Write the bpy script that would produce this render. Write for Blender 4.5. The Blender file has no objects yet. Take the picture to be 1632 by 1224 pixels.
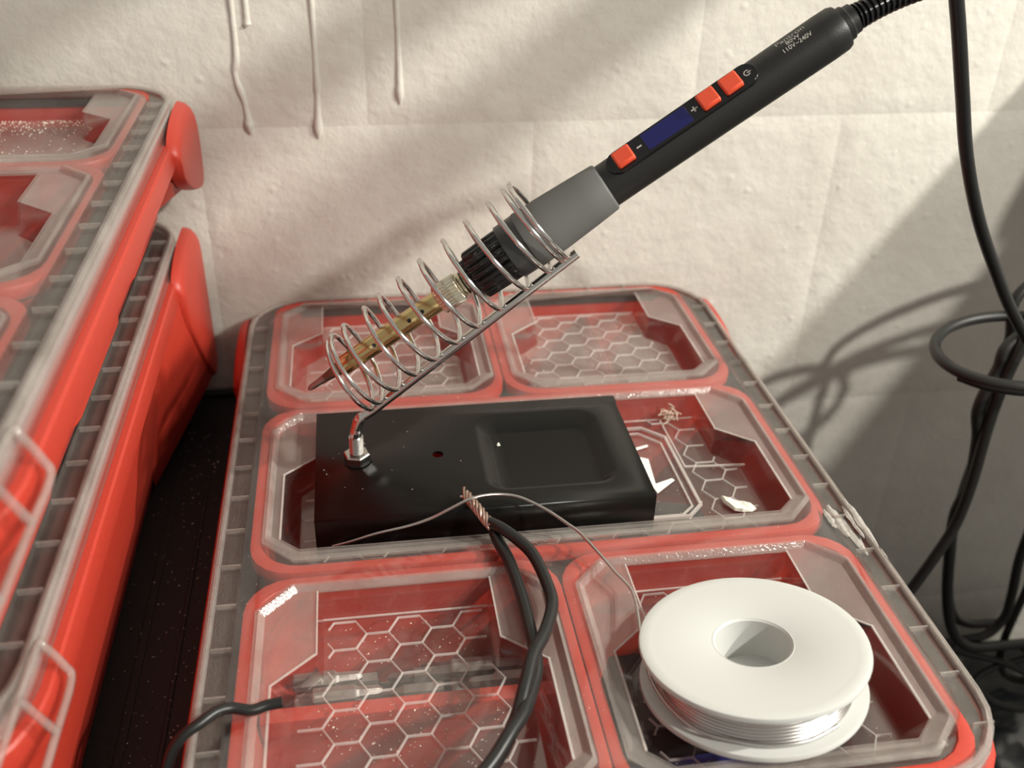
import bpy, bmesh, math, random
from mathutils import Vector, Matrix, noise
random.seed(7)
sc = bpy.context.scene
COL = sc.collection
OY = 337.0                       # y shift (mm): scene origin = centre of the main organizer lid

def W(x, y, z):                  # millimetres (camera stands at y = 0) -> metres
    return Vector((x * .001, (y - OY) * .001, z * .001))

# ------------------------------------------------------------------ camera
cam_d = bpy.data.cameras.new('camera')
cam = bpy.data.objects.new('camera', cam_d); COL.objects.link(cam)
cam_d.sensor_fit = 'HORIZONTAL'; cam_d.sensor_width = 36.0
cam_d.lens = 36.0 * 1591.26 / 1632.0
cam_d.clip_start = .01; cam_d.clip_end = 20
RX, RY = Vector((.9881, .0595, -.1419)), Vector((-.1521, .5156, -.8432))
RX.normalize(); RY = (RY - RX * RX.dot(RY)).normalized(); RZ = RX.cross(RY)
cam.matrix_world = Matrix.Translation(W(-64.714, 0, 247)) @ Matrix((RX, RY, RZ)).to_4x4()
cam_d.dof.use_dof = True
cam_d.dof.focus_distance = .372
cam_d.dof.aperture_fstop = 11.0
sc.camera = cam

# ------------------------------------------------------------------ world, lamps, exposure
world = bpy.data.worlds.new('room_light'); sc.world = world; world.use_nodes = True
bg = world.node_tree.nodes['Background']
bg.inputs[0].default_value = (1.0, .97, .88, 1); bg.inputs[1].default_value = .34

def lamp(name, loc, power, rad, col):
    d = bpy.data.lights.new(name, 'POINT'); d.energy = power; d.shadow_soft_size = rad; d.color = col
    o = bpy.data.objects.new(name, d); COL.objects.link(o); o.location = loc
    return o
lamp('shelf_lamp', W(900, 521 - 520, 740), 54.0, .020, (1.0, .985, .88))
lamp('ceiling_lamp', W(820, 521 - 1100, 930), 54.0, .030, (1.0, .985, .89))
sc.view_settings.view_transform = 'Standard'; sc.view_settings.look = 'None'
sc.view_settings.gamma = 1.0; sc.view_settings.use_curve_mapping = False
sc.view_settings.exposure = 0.0
sc.cycles.transparent_max_bounces = 32
sc.cycles.max_bounces = 9

# ------------------------------------------------------------------ materials
def mat(name, col, rough=.5, metal=0.0, bump=0.0, scale=300, var=0.0, spec=.5, coat=0.0, detail=3):
    m = bpy.data.materials.new(name); m.use_nodes = True
    nt = m.node_tree; b = nt.nodes['Principled BSDF']
    b.inputs['Base Color'].default_value = (*col, 1); b.inputs['Roughness'].default_value = rough
    b.inputs['Metallic'].default_value = metal; b.inputs['Specular IOR Level'].default_value = spec
    b.inputs['Coat Weight'].default_value = coat
    if bump or var:
        tc = nt.nodes.new('ShaderNodeTexCoord'); nz = nt.nodes.new('ShaderNodeTexNoise')
        nz.inputs['Scale'].default_value = scale; nz.inputs['Detail'].default_value = detail
        nt.links.new(tc.outputs['Object'], nz.inputs['Vector'])
        if bump:
            bp = nt.nodes.new('ShaderNodeBump'); bp.inputs['Strength'].default_value = bump
            bp.inputs['Distance'].default_value = .0006
            nt.links.new(nz.outputs['Fac'], bp.inputs['Height']); nt.links.new(bp.outputs[0], b.inputs['Normal'])
        if var:
            mx = nt.nodes.new('ShaderNodeMixRGB'); mx.blend_type = 'MULTIPLY'
            mx.inputs[1].default_value = (*col, 1)
            rp = nt.nodes.new('ShaderNodeMapRange'); rp.inputs[1].default_value = .3; rp.inputs[2].default_value = .7
            rp.inputs[3].default_value = 1 - var; rp.inputs[4].default_value = 1
            nt.links.new(nz.outputs['Fac'], rp.inputs[0]); nt.links.new(rp.outputs[0], mx.inputs[2])
            mx.inputs[0].default_value = 1; nt.links.new(mx.outputs[0], b.inputs['Base Color'])
    return m

def wall_mat():
    m = bpy.data.materials.new('painted_masonry'); m.use_nodes = True
    nt = m.node_tree; N = nt.nodes; L = nt.links; b = N['Principled BSDF']
    b.inputs['Roughness'].default_value = .55; b.inputs['Specular IOR Level'].default_value = .35
    g = N.new('ShaderNodeNewGeometry')
    n1 = N.new('ShaderNodeTexNoise'); n1.inputs['Scale'].default_value = 70; n1.inputs['Detail'].default_value = 5; n1.inputs['Roughness'].default_value = .55
    n2 = N.new('ShaderNodeTexNoise'); n2.inputs['Scale'].default_value = 330; n2.inputs['Detail'].default_value = 2
    v = N.new('ShaderNodeTexVoronoi'); v.inputs['Scale'].default_value = 60
    for n in (n1, n2, v): L.new(g.outputs['Position'], n.inputs['Vector'])
    r = N.new('ShaderNodeMapRange'); r.inputs[1].default_value = 0; r.inputs[2].default_value = .15; r.inputs[3].default_value = 1.3; r.inputs[4].default_value = 0
    L.new(v.outputs['Distance'], r.inputs[0])
    a1 = N.new('ShaderNodeMath'); a1.operation = 'MULTIPLY_ADD'; a1.inputs[1].default_value = .16
    L.new(n2.outputs['Fac'], a1.inputs[0]); L.new(n1.outputs['Fac'], a1.inputs[2])
    a2 = N.new('ShaderNodeMath'); a2.operation = 'MULTIPLY_ADD'; a2.inputs[1].default_value = .22
    L.new(r.outputs[0], a2.inputs[0]); L.new(a1.outputs[0], a2.inputs[2])
    bp = N.new('ShaderNodeBump'); bp.inputs['Strength'].default_value = .55; bp.inputs['Distance'].default_value = .0022
    L.new(a2.outputs[0], bp.inputs['Height']); L.new(bp.outputs[0], b.inputs['Normal'])
    n3 = N.new('ShaderNodeTexNoise'); n3.inputs['Scale'].default_value = 14; n3.inputs['Detail'].default_value = 4
    L.new(g.outputs['Position'], n3.inputs['Vector'])
    cr = N.new('ShaderNodeValToRGB')
    cr.color_ramp.elements[0].position = .3; cr.color_ramp.elements[0].color = (.64, .60, .54, 1)
    cr.color_ramp.elements[1].position = .7; cr.color_ramp.elements[1].color = (.72, .685, .625, 1)
    L.new(n3.outputs['Fac'], cr.inputs[0]); L.new(cr.outputs[0], b.inputs['Base Color'])
    return m

def clear_mat(name, tint, haze=(.03, .16), rough=.08, bump=0.0, hazecol=(.78, .74, .71)):
    """thin clear plastic: transparent body, Schlick reflection, patchy dust film"""
    m = bpy.data.materials.new(name); m.use_nodes = True
    nt = m.node_tree; N = nt.nodes; L = nt.links; N.clear()
    out = N.new('ShaderNodeOutputMaterial')
    tr = N.new('ShaderNodeBsdfTransparent'); tr.inputs[0].default_value = (*tint, 1)
    gl = N.new('ShaderNodeBsdfGlossy'); gl.inputs['Roughness'].default_value = rough; gl.inputs[0].default_value = (1, 1, 1, 1)
    df = N.new('ShaderNodeBsdfDiffuse'); df.inputs[0].default_value = (*hazecol, 1)
    lw = N.new('ShaderNodeLayerWeight'); lw.inputs['Blend'].default_value = .5
    pw = N.new('ShaderNodeMath'); pw.operation = 'POWER'; pw.inputs[1].default_value = 5
    L.new(lw.outputs['Facing'], pw.inputs[0])
    ma = N.new('ShaderNodeMath'); ma.operation = 'MULTIPLY_ADD'; ma.inputs[1].default_value = .94; ma.inputs[2].default_value = .045
    L.new(pw.outputs[0], ma.inputs[0])
    g = N.new('ShaderNodeNewGeometry')
    nz = N.new('ShaderNodeTexNoise'); nz.inputs['Scale'].default_value = 45; nz.inputs['Detail'].default_value = 6; nz.inputs['Roughness'].default_value = .7
    L.new(g.outputs['Position'], nz.inputs['Vector'])
    mr = N.new('ShaderNodeMapRange'); mr.inputs[1].default_value = .38; mr.inputs[2].default_value = .72
    mr.inputs[3].default_value = haze[0]; mr.inputs[4].default_value = haze[1]
    L.new(nz.outputs['Fac'], mr.inputs[0])
    m1 = N.new('ShaderNodeMixShader'); L.new(mr.outputs[0], m1.inputs[0]); L.new(tr.outputs[0], m1.inputs[1]); L.new(df.outputs[0], m1.inputs[2])
    m2 = N.new('ShaderNodeMixShader'); L.new(ma.outputs[0], m2.inputs[0]); L.new(m1.outputs[0], m2.inputs[1]); L.new(gl.outputs[0], m2.inputs[2])
    if bump:
        n2 = N.new('ShaderNodeTexNoise'); n2.inputs['Scale'].default_value = 900
        L.new(g.outputs['Position'], n2.inputs['Vector'])
        bp = N.new('ShaderNodeBump'); bp.inputs['Strength'].default_value = bump; bp.inputs['Distance'].default_value = .0004
        L.new(n2.outputs['Fac'], bp.inputs['Height']); L.new(bp.outputs[0], gl.inputs['Normal']); L.new(bp.outputs[0], df.inputs['Normal'])
    L.new(m2.outputs[0], out.inputs[0])
    return m

M = {}
M['wall'] = wall_mat()
M['red'] = mat('red_plastic', (.52, .043, .024), .42, bump=.15, scale=900, var=.12)
M['clear'] = clear_mat('clear_lid_plastic', (.97, .955, .95), (.012, .042))
M['edge'] = clear_mat('clear_rim_plastic', (.84, .81, .79), (.15, .30), .14, .5, (.68, .62, .58))
M['frost'] = clear_mat('frosted_lid_plastic', (.90, .87, .85), (.11, .18), .25, .3, (.72, .64, .60))
M['strip'] = clear_mat('smoky_lid_plastic', (.74, .70, .68), (.07, .15), .14, .2, (.48, .43, .40))
M['side'] = clear_mat('clear_side_plastic', (.84, .80, .79), (.30, .38), .2, .1, (.66, .58, .55))
M['hex'] = clear_mat('hex_rib_plastic', (.93, .90, .89), (.26, .40), .12, 0, (.92, .86, .82))
M['dusty'] = clear_mat('dust_and_haze_plastic', (.95, .935, .93), (.10, .24), .12, .1, (.70, .63, .58))  # back pocket floors: dust film plus grazing-view haze put into the colour
M['gasket'] = mat('grey_gasket', (.05, .045, .042), .6)
M['blackmetal'] = mat('black_coated_steel', (.005, .0046, .004), .30, spec=.27, bump=.02, scale=2500)
M['chrome'] = mat('chrome', (.72, .70, .68), .13, 1.0)
M['steel'] = mat('brushed_steel', (.55, .53, .51), .24, 1.0, bump=.1, scale=500)
M['brass'] = mat('heat_tinted_barrel', (.70, .54, .26), .2, 1.0)
M['collar'] = mat('nickel_collar', (.86, .80, .66), .22, 1.0)
M['tip'] = mat('burnt_tip', (.22, .14, .10), .42, .8, bump=.5, scale=900)
M['tinned'] = mat('tinned_tip', (.42, .38, .36), .3, 1.0, bump=.6, scale=1200)
M['handle'] = mat('black_handle', (.011, .0105, .0105), .42, spec=.5, bump=.12, scale=2200)
M['grip'] = mat('grey_silicone', (.135, .135, .13), .6, spec=.35)
M['sleeve'] = mat('dark_sleeve', (.035, .035, .036), .3)
M['gloss'] = mat('gloss_black', (.008, .008, .009), .16)
M['nut'] = mat('black_nut', (.010, .010, .010), .2)
M['button'] = mat('orange_button', (.80, .085, .035), .42)
M['screen'] = mat('blue_screen', (.012, .012, .11), .12)
M['print'] = mat('grey_print', (.52, .50, .46), .6)
M['white'] = mat('white_plastic', (.60, .60, .58), .38, spec=.4)
M['solder'] = mat('solder', (.60, .57, .55), .27, 1.0)
M['copper'] = mat('tinned_copper', (.66, .50, .42), .3, 1.0, bump=.4, scale=1500)
M['pvc'] = mat('black_pvc', (.011, .011, .011), .36, spec=.5)
M['cable'] = mat('black_cable', (.014, .013, .012), .48)
M['chest'] = mat('black_chest', (.010, .008, .008), .62, bump=.4, scale=700)
M['bag'] = mat('black_bag', (.022, .027, .033), .25, spec=.8)
M['floor'] = mat('dark_floor', (.05, .045, .04), .7, bump=.3, scale=200, var=.4)
M['logo'] = mat('white_print', (.88, .86, .84), .5)
M['flake'] = mat('paint_chip', (.80, .77, .68), .8, bump=.6, scale=400)
M['scuff'] = mat('torn_plastic', (.40, .365, .335), .7, bump=.8, scale=600)
M['lint'] = mat('lint', (.62, .48, .38), .9)
M['bit'] = mat('bit_steel', (.36, .345, .32), .42, .5, bump=.2, scale=500)
M['darkpart'] = mat('dark_plastic_part', (.02, .019, .018), .5, bump=.6, scale=250)
M['blue'] = mat('blue_plastic', (.02, .03, .18), .45)
M['grey'] = mat('grey_plastic', (.28, .27, .25), .5)
M['brown'] = mat('brown_part', (.26, .13, .07), .6)
M['shadow_frame'] = mat('shadow_frame_paint', (.55, .52, .48), .5)  # for the added shadow-casting slats and boards
M['dust'] = mat('dust', (.75, .68, .58), .9)

# ------------------------------------------------------------------ mesh helpers (mm in, metres out)
class B:
    def __init__(s): s.v = []; s.f = []; s.m = []
    def add(s, vs, fs, mi=0):
        o = len(s.v); s.v += [tuple(p) for p in vs]; s.f += [[i + o for i in f] for f in fs]; s.m += [mi] * len(fs)
    def box(s, x0, x1, y0, y1, z0, z1, mi=0):
        s.add([(x0,y0,z0),(x1,y0,z0),(x1,y1,z0),(x0,y1,z0),(x0,y0,z1),(x1,y0,z1),(x1,y1,z1),(x0,y1,z1)],
              [(0,3,2,1),(4,5,6,7),(0,1,5,4),(1,2,6,5),(2,3,7,6),(3,0,4,7)], mi)
    def loops(s, loops, mi=0, cap0=False, cap1=False, closed=True):
        n = len(loops[0]); vs = [p for l in loops for p in l]; fs = []
        for k in range(len(loops) - 1):
            for i in range(n if closed else n - 1):
                j = (i + 1) % n
                fs.append((k*n+i, k*n+j, (k+1)*n+j, (k+1)*n+i))
        if cap0: fs.append(tuple(range(n))[::-1])
        if cap1: fs.append(tuple(range((len(loops)-1)*n, len(loops)*n)))
        s.add(vs, fs, mi)
    def fill(s, loops, z, mi=0):
        """flat polygon with holes"""
        bm = bmesh.new(); es = []
        for l in loops:
            vs = [bm.verts.new((p[0], p[1], z)) for p in l]
            es += [bm.edges.new((vs[i], vs[(i+1) % len(vs)])) for i in range(len(vs))]
        bmesh.ops.triangle_fill(bm, use_beauty=True, edges=es)
        bm.verts.index_update()
        s.add([tuple(v.co) for v in bm.verts], [[v.index for v in f.verts] for f in bm.faces], mi)
        bm.free()

def link(o, parent):
    COL.objects.link(o)
    if parent is not None: o.parent = parent
    return o

def build(name, b, mats, parent=None, org=(0, 0, 0), smooth=None, bevel=0, solid=0, recalc=True, sub=0):
    """org: origin (mm) of the object / its parent's base"""
    me = bpy.data.meshes.new(name)
    o0 = W(*org)
    me.from_pydata([W(*p) - o0 for p in b.v], [], b.f)
    if not isinstance(mats, (list, tuple)): mats = [mats]
    for k in mats: me.materials.append(M[k])
    me.polygons.foreach_set('material_index', b.m)
    bm = bmesh.new(); bm.from_mesh(me)
    bmesh.ops.remove_doubles(bm, verts=bm.verts, dist=1e-6)
    if recalc: bmesh.ops.recalc_face_normals(bm, faces=bm.faces)
    bm.to_mesh(me); bm.free()
    o = bpy.data.objects.new(name, me)
    if parent is None: o.location = o0
    link(o, parent)
    if solid:
        md = o.modifiers.new('thickness', 'SOLIDIFY'); md.thickness = solid * .001; md.offset = -1
    if bevel:
        md = o.modifiers.new('bevel', 'BEVEL'); md.width = bevel * .001; md.segments = 2; md.limit_method = 'ANGLE'; md.angle_limit = math.radians(35)
    if sub:
        md = o.modifiers.new('sub', 'SUBSURF'); md.levels = sub; md.render_levels = sub
    if smooth is not None:
        me.shade_smooth()
        me.set_sharp_from_angle(angle=math.radians(smooth))
    return o

def tag(o, label=None, cat=None, group=None, kind=None):
    if label: o['label'] = label
    if cat: o['category'] = cat
    if group: o['group'] = group
    if kind: o['kind'] = kind
    return o

def empty(name, org, label=None, cat=None, group=None, kind=None):
    o = bpy.data.objects.new(name, None); o.location = W(*org); o.empty_display_size = .01
    COL.objects.link(o); return tag(o, label, cat, group, kind)

def catmull(pts, n=8):
    P = [Vector(p) for p in pts]; P = [P[0]*2 - P[1]] + P + [P[-1]*2 - P[-2]]; out = []
    for i in range(1, len(P) - 2):
        a, b, c, d = P[i-1:i+3]
        for k in range(n):
            t = k / n
            out.append(.5 * ((2*b) + (c - a)*t + (2*a - 5*b + 4*c - d)*t*t + (3*b - a - 3*c + d)*t**3))
    out.append(P[-2]); return out

def tube(b, pts, r, sides=10, mi=0, cap=True):
    P = [Vector(p) for p in pts]; n = len(P)
    rr = r if isinstance(r, (list, tuple)) else [r] * n
    T = [(P[min(i+1, n-1)] - P[max(i-1, 0)]).normalized() for i in range(n)]
    u = T[0].orthogonal().normalized(); loops = []
    for i in range(n):
        u = (u - T[i] * u.dot(T[i])).normalized(); w = T[i].cross(u)
        loops.append([P[i] + (u*math.cos(2*math.pi*k/sides) + w*math.sin(2*math.pi*k/sides)) * rr[i] for k in range(sides)])
    b.loops(loops, mi, cap, cap)

def lathe(b, prof, org, ax, sides=32, mi=0, cap=True, flute=None):
    """prof: (t, r) along unit axis ax from org"""
    ax = Vector(ax).normalized(); u = ax.orthogonal().normalized(); w = ax.cross(u); o = Vector(org); loops = []
    for t, r in prof:
        lp = []
        for k in range(sides):
            a = 2*math.pi*k/sides; q = r * (1 - (flute[0]*(.5 + .5*math.cos(flute[1]*a))**2 if flute else 0))
            lp.append(o + ax*t + (u*math.cos(a) + w*math.sin(a)) * q)
        loops.append(lp)
    b.loops(loops, mi, cap, cap)

def rrect(x0, x1, y0, y1, r, z, n=7):
    out = []
    for cx, cy, a0 in ((x1-r, y1-r, 0), (x0+r, y1-r, 90), (x0+r, y0+r, 180), (x1-r, y0+r, 270)):
        for k in range(n):
            a = math.radians(a0 + 90*k/(n-1)); out.append((cx + r*math.cos(a), cy + r*math.sin(a), z))
    return out

def octo(x0, x1, y0, y1, c, z):
    return [(x1, y1-c, z), (x1-c, y1, z), (x0+c, y1, z), (x0, y1-c, z), (x0, y0+c, z), (x0+c, y0, z), (x1-c, y0, z), (x1, y0+c, z)]

# ================================================================== THE SETTING
WY = 521.0
wall = B(); wall.box(-700, 1000, WY + 2.5, WY + 60, -420, 760)
wall_o = tag(build('wall_back', wall, 'wall', org=(150, WY + 30, -420)), 'white painted rough masonry wall behind the organizers', None, None, 'structure')
def wall_h(x, z):
    p = Vector((x*.02, 0, z*.02)); q = Vector((x*.09, 3, z*.09))
    return .8 * noise.noise(p) + .35 * noise.noise(q) + .2 * noise.noise(q * 3)
BW, BH, ZJ = 176.0, 190.0, 90.0
for r in range(-3, 4):
    z0 = ZJ + (r - 1) * BH; off = 31 if r % 2 == 0 else 31 + 88
    for k in range(-5, 6):
        x0 = off + k * BW
        if x0 > 950 or x0 + BW < -650: continue
        b = B(); n = 30; vs = []; fs = []
        for j in range(n + 1):
            for i in range(n + 1):
                # denser rows near the block edge give the shallow filled joint
                u_, v_ = i / n, j / n
                x = x0 + BW * u_; z = z0 + BH * v_
                d = min(BW*u_, BW*(1-u_), BH*v_, BH*(1-v_))
                rec = .75 * math.exp(-(d/3.2)**2)
                vs.append((x, WY - wall_h(x, z) * .55 + rec, z))
        for j in range(n):
            for i in range(n): a = j*(n+1)+i; fs.append((a, a+1, a+n+2, a+n+1))
        b.add(vs, fs)
        build('masonry_block', b, 'wall', wall_o, (150, WY + 30, -420), smooth=180, recalc=False)
drips = [((-120, 225), (-119.6, 135), (-121.5, 118), (-118.5, 104), (-117, 87)), ((-112.2, 225), (-112.8, 149), (-113, 141.5)),
         ((-81, 225), (-81.5, 125), (-82, 105), (-83, 84)), ((-40.5, 225), (-40, 130), (-40, 101))]
for d in drips:
    P = catmull([(x, WY + .35, z) for x, z in d], 6); b = B(); n = len(P)
    rr = [1.75 + .25*math.sin(i*.9) for i in range(n)]; rr[-1] = .9; rr[-2] = 2.2; rr[-3] = 2.35
    tube(b, P, rr, 10)
    build('paint_drip', b, 'wall', wall_o, (150, WY + 30, -420), smooth=60)

fl = B(); fl.box(-700, 1000, -400, WY + 60, -440, -420)
tag(build('floor', fl, 'floor', org=(150, 100, -440)), 'dark floor under the tool chest', None, None, 'structure')

# unseen slats and boards, added above the picture to cast the wall's shadow bands
shadow_frame = empty('shadow_caster_1', (330, WY, 350), 'unseen slats and boards added above the picture to cast wall shadows', None, None, 'structure')
for x, w in ((168, 34), (283, 32), (361, 38)):
    b = B(); b.box(x - w/2, x + w/2, WY - 262, WY, 346, 354); build('shadow_slat', b, 'shadow_frame', shadow_frame, (330, WY, 350), bevel=1)
b = B(); ex, ez, ey = .193*175, -.133*175, .972*175      # added board, tilted to set the slope of its shadow edge
for x_ in (0,):
    b.add([(365, WY, 184), (440, WY, 184), (440, WY, 172), (365, WY, 172), (365 + ex, WY - ey, 184 + ez), (440 + ex, WY - ey, 184 + ez), (440 + ex, WY - ey, 172 + ez), (365 + ex, WY - ey, 172 + ez)],
          [(0,3,2,1),(4,5,6,7),(0,1,5,4),(1,2,6,5),(2,3,7,6),(3,0,4,7)])
build('shadow_board', b, 'shadow_frame', shadow_frame, (330, WY, 350))
b = B(); b.box(412, 640, WY - 560, WY, 148, 162); build('shadow_board', b, 'shadow_frame', shadow_frame, (330, WY, 350))  # second added board, casts the deeper shadow at the right

# black tool chest that carries the organizers
chest = empty('tool_chest', (-150, 300, -420), 'black dusty tool chest carrying the red organizers', 'tool chest')
b = B(); b.box(-430, 117, 60, 517, -420, -69); build('body', b, 'chest', chest, (-150, 300, -420), bevel=3)
b = B(); b.box(-428, 115, 62, 515, -69, -65.5); build('lid', b, 'chest', chest, (-150, 300, -420), bevel=1)
for x, w in ((-166, 3.5), (-150, 2.0), (-128, 9)):
    b = B(); b.box(x, x + w, 64, 498, -65.5, -64.6); build('ridge', b, 'chest', chest, (-150, 300, -420), bevel=.4)
b = B(); b.box(-428, 115, 511.5, 516.5, -65.5, -61.5); build('back_rail', b, 'chest', chest, (-150, 300, -420), bevel=1.2)

# ================================================================== ORGANIZERS
HW, Y0, Y1 = 125.0, 167.5, 506.5
COLS = [(-108, -4.5), (4.5, 109)]
POCK = [(-108, -4.5, 399.5, 499), (4.5, 109, 399.5, 499), (-108, 109.5, 287.3, 388.5), (-108, -4.5, 175, 275), (4.5, 109.5, 175, 275)]
FZ = -13.0
def pocket_loops(p):
    x0, x1, y0, y1 = p
    O = octo(x0, x1, y0, y1, 12, 0)
    I = octo(x0+3.4, x1-3.4, y0+6.6, y1-2.6, 10.6, -1.6)
    Wl = [(x1-21, y1-3.4), (x0+21, y1-3.4), (x0+21, y1-33), (x0+6.6, y1-45), (x0+6.6, y0+15), (x0+14, y0+8.2), (x1-14, y0+8.2), (x1-6.6, y0+15), (x1-6.6, y1-45), (x1-21, y1-33)]
    F = [(x1-22.5, y1-6.4), (x0+22.5, y1-6.4), (x0+22.5, y1-36), (x0+13, y1-46), (x0+13, y0+18), (x0+19, y0+11), (x1-19, y0+11), (x1-13, y0+18), (x1-13, y1-46), (x1-22.5, y1-36)]
    return O, I, [(a, c, -1.9) for a, c in Wl], [(a, c, FZ) for a, c in F]

def inside(p, poly):
    x, y = p; c = False; n = len(poly)
    for i in range(n):
        x1, y1 = poly[i][:2]; x2, y2 = poly[(i+1) % n][:2]
        if (y1 > y) != (y2 > y) and x < (x2-x1)*(y-y1)/(y2-y1)+x1: c = not c
    return c

def R_(d, z, n=7): return rrect(-HW+d, HW-d, Y0+d, Y1-d, max(31-d, 8), z, n)

def lid_mesh():
    b = B(); holes = []
    for p in POCK:
        O, I, Wl, F = pocket_loops(p); holes.append(O)
        M1 = octo(p[0]+1.2, p[1]-1.2, p[2]+2.0, p[3]-1.0, 11.6, .35)
        b.loops([O, M1, I], 1)
        b.fill([I, Wl], -1.6, 2); b.loops([[(q[0], q[1], -1.6) for q in Wl], Wl], 2)
        b.loops([Wl, F], 0)
        b.fill([F], FZ, 5 if p[2] > 390 else 0)
    b.fill([R_(10.6, 0)] + holes, 0, 0)
    b.loops([R_(10.6, 0), R_(10.3, -2.4), R_(3.6, -2.4), R_(3.3, -.9)], 3)
    b.loops([R_(3.3, -.9), R_(2.4, -.1), R_(1.4, -.1), R_(.4, -.9), R_(0, -2.2)], 1)
    b.loops([R_(0, -2.2), R_(.8, -2.6), R_(.8, -3.4), R_(-.1, -4), R_(-.2, -10.5)], 4)
    return b

def bar2(b, P, w, z0, z1, mi=0, closed=False):
    n = len(P)
    for i in range(n if closed else n-1):
        A = Vector(P[i]); C_ = Vector(P[(i+1) % n]); d = (C_-A).normalized(); nr = Vector((-d.y, d.x))*w/2
        A = A - d*w*.25; C_ = C_ + d*w*.25
        vs = [(q.x, q.y, z) for z in (z0, z1) for q in (A-nr, C_-nr, C_+nr, A+nr)]
        b.add(vs, [(4,5,6,7),(0,1,5,4),(1,2,6,5),(2,3,7,6),(3,0,4,7),(0,3,2,1)], mi)
def hex_mesh(p, hx=-66.9, hy=253.4):
    """raised hexagon web on one pocket floor (one moulded lattice)"""
    O, I, Wl, F = pocket_loops(p); cx = sum(q[0] for q in F)/len(F)
    poly = [(q[0], q[1]) for q in F]
    def ok(q):
        if p is POCK[2] and abs(q[0]) < 72 and 307 < q[1] < 378: return False
        return all(inside((q[0]+dx, q[1]+dy), poly) for dx in (-1.2, 1.2) for dy in (-1.2, 1.2))
    s = 7.62; b = B(); seen = set(); th = .34
    for i in range(-16, 20):
        for j in range(-16, 26):
            x = hx + 1.5*s*i; y = hy + math.sqrt(3)*s*(j + (.5 if i % 2 else 0))
            for k in range(6):
                a0 = math.radians(60*k); a1 = math.radians(60*(k+1))
                A = Vector((x + s*math.cos(a0), y + s*math.sin(a0))); C_ = Vector((x + s*math.cos(a1), y + s*math.sin(a1)))
                key = tuple(round(v) for v in (A + C_) * 2)
                if key in seen: continue
                seen.add(key)
                if not ok(A) and not ok(C_): continue
                if not (ok(A) and ok(C_)):
                    if not ok(A): A, C_ = C_, A
                    t = 1.0
                    while t > .1 and not ok(A.lerp(C_, t)): t -= .1
                    if t < .25: continue
                    C_ = A.lerp(C_, t)
                d = (C_ - A).normalized(); nrm = Vector((-d.y, d.x)) * th
                vs = [(q.x, q.y, z) for z in (FZ, FZ + .6) for q in (A - nrm*1.3 if z == FZ else A - nrm*.6, C_ - nrm*1.3 if z == FZ else C_ - nrm*.6, C_ + nrm*1.3 if z == FZ else C_ + nrm*.6, A + nrm*1.3 if z == FZ else A + nrm*.6)]
                b.add(vs, [(4,5,6,7),(0,1,5,4),(1,2,6,5),(2,3,7,6),(3,0,4,7)])
    bar2(b, [F[0][:2], F[1][:2]], .7, FZ, FZ + .5)
    for i_, j_ in ((3, 4), (7, 8)): bar2(b, [Wl[i_][:2], Wl[j_][:2]], .8, -1.9, -1.3)
    for i_, j_ in ((2, 3), (8, 9), (1, 2), (9, 0)): bar2(b, [Wl[i_][:2], Wl[j_][:2]], .6, -1.9, -1.4)
    return b

def body_mesh(h):
    b = B()
    b.loops([R_(22 if h > 80 else 20, -h+3), R_(5.5, -30), R_(5.5, -9.5), R_(3.0, -9.5), R_(2.6, -10.6), R_(.3, -10.8), R_(-2.2, -11.1), R_(-2.9, -12), R_(-3.8, -19.6), R_(-3.2, -21), R_(1.5, -24), R_(4, -27)] +
            ([R_(19, -h), ] if h < 80 else [R_(8, -60), R_(20, -h+4), R_(21.5, -h)]), 0, True, True)
    return b

def bin_mesh(p, h=60):
    x0, x1, y0, y1 = p
    def r(d, z): e = d if d < 4.2 else 4.2; return rrect(x0-e, x1+e, y0-d, y1+d, 16 + min(d, 0), z, 6)
    b = B()
    b.loops([r(-4, -h+3), r(-3, -h+5), r(-.6, -6), r(.2, -3), r(.9, -1.7), r(3, -1.35), r(4.7, -1.7), r(5.4, -3), r(5.4, -6), r(2, -6.5), r(0, -h)], 0, True, True)
    return b

def prism_x(b, prof, x0, x1, mi=0):
    """prof: (y, z) polygon extruded along x"""
    n = len(prof)
    b.add([(x0, y, z) for y, z in prof] + [(x1, y, z) for y, z in prof],
          [tuple(range(n))[::-1], tuple(range(n, 2*n))] + [(i, (i+1) % n, n+(i+1) % n, n+i) for i in range(n)], mi)

def hull(b, pts, mi=0):
    bm = bmesh.new(); [bm.verts.new(p) for p in pts]
    bmesh.ops.convex_hull(bm, input=bm.verts[:]); bm.verts.index_update()
    used = [v for v in bm.verts if v.link_faces]; ix = {v: i for i, v in enumerate(used)}
    b.add([tuple(v.co) for v in used], [[ix[v] for v in f.verts] for f in bm.faces], mi); bm.free()

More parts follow.
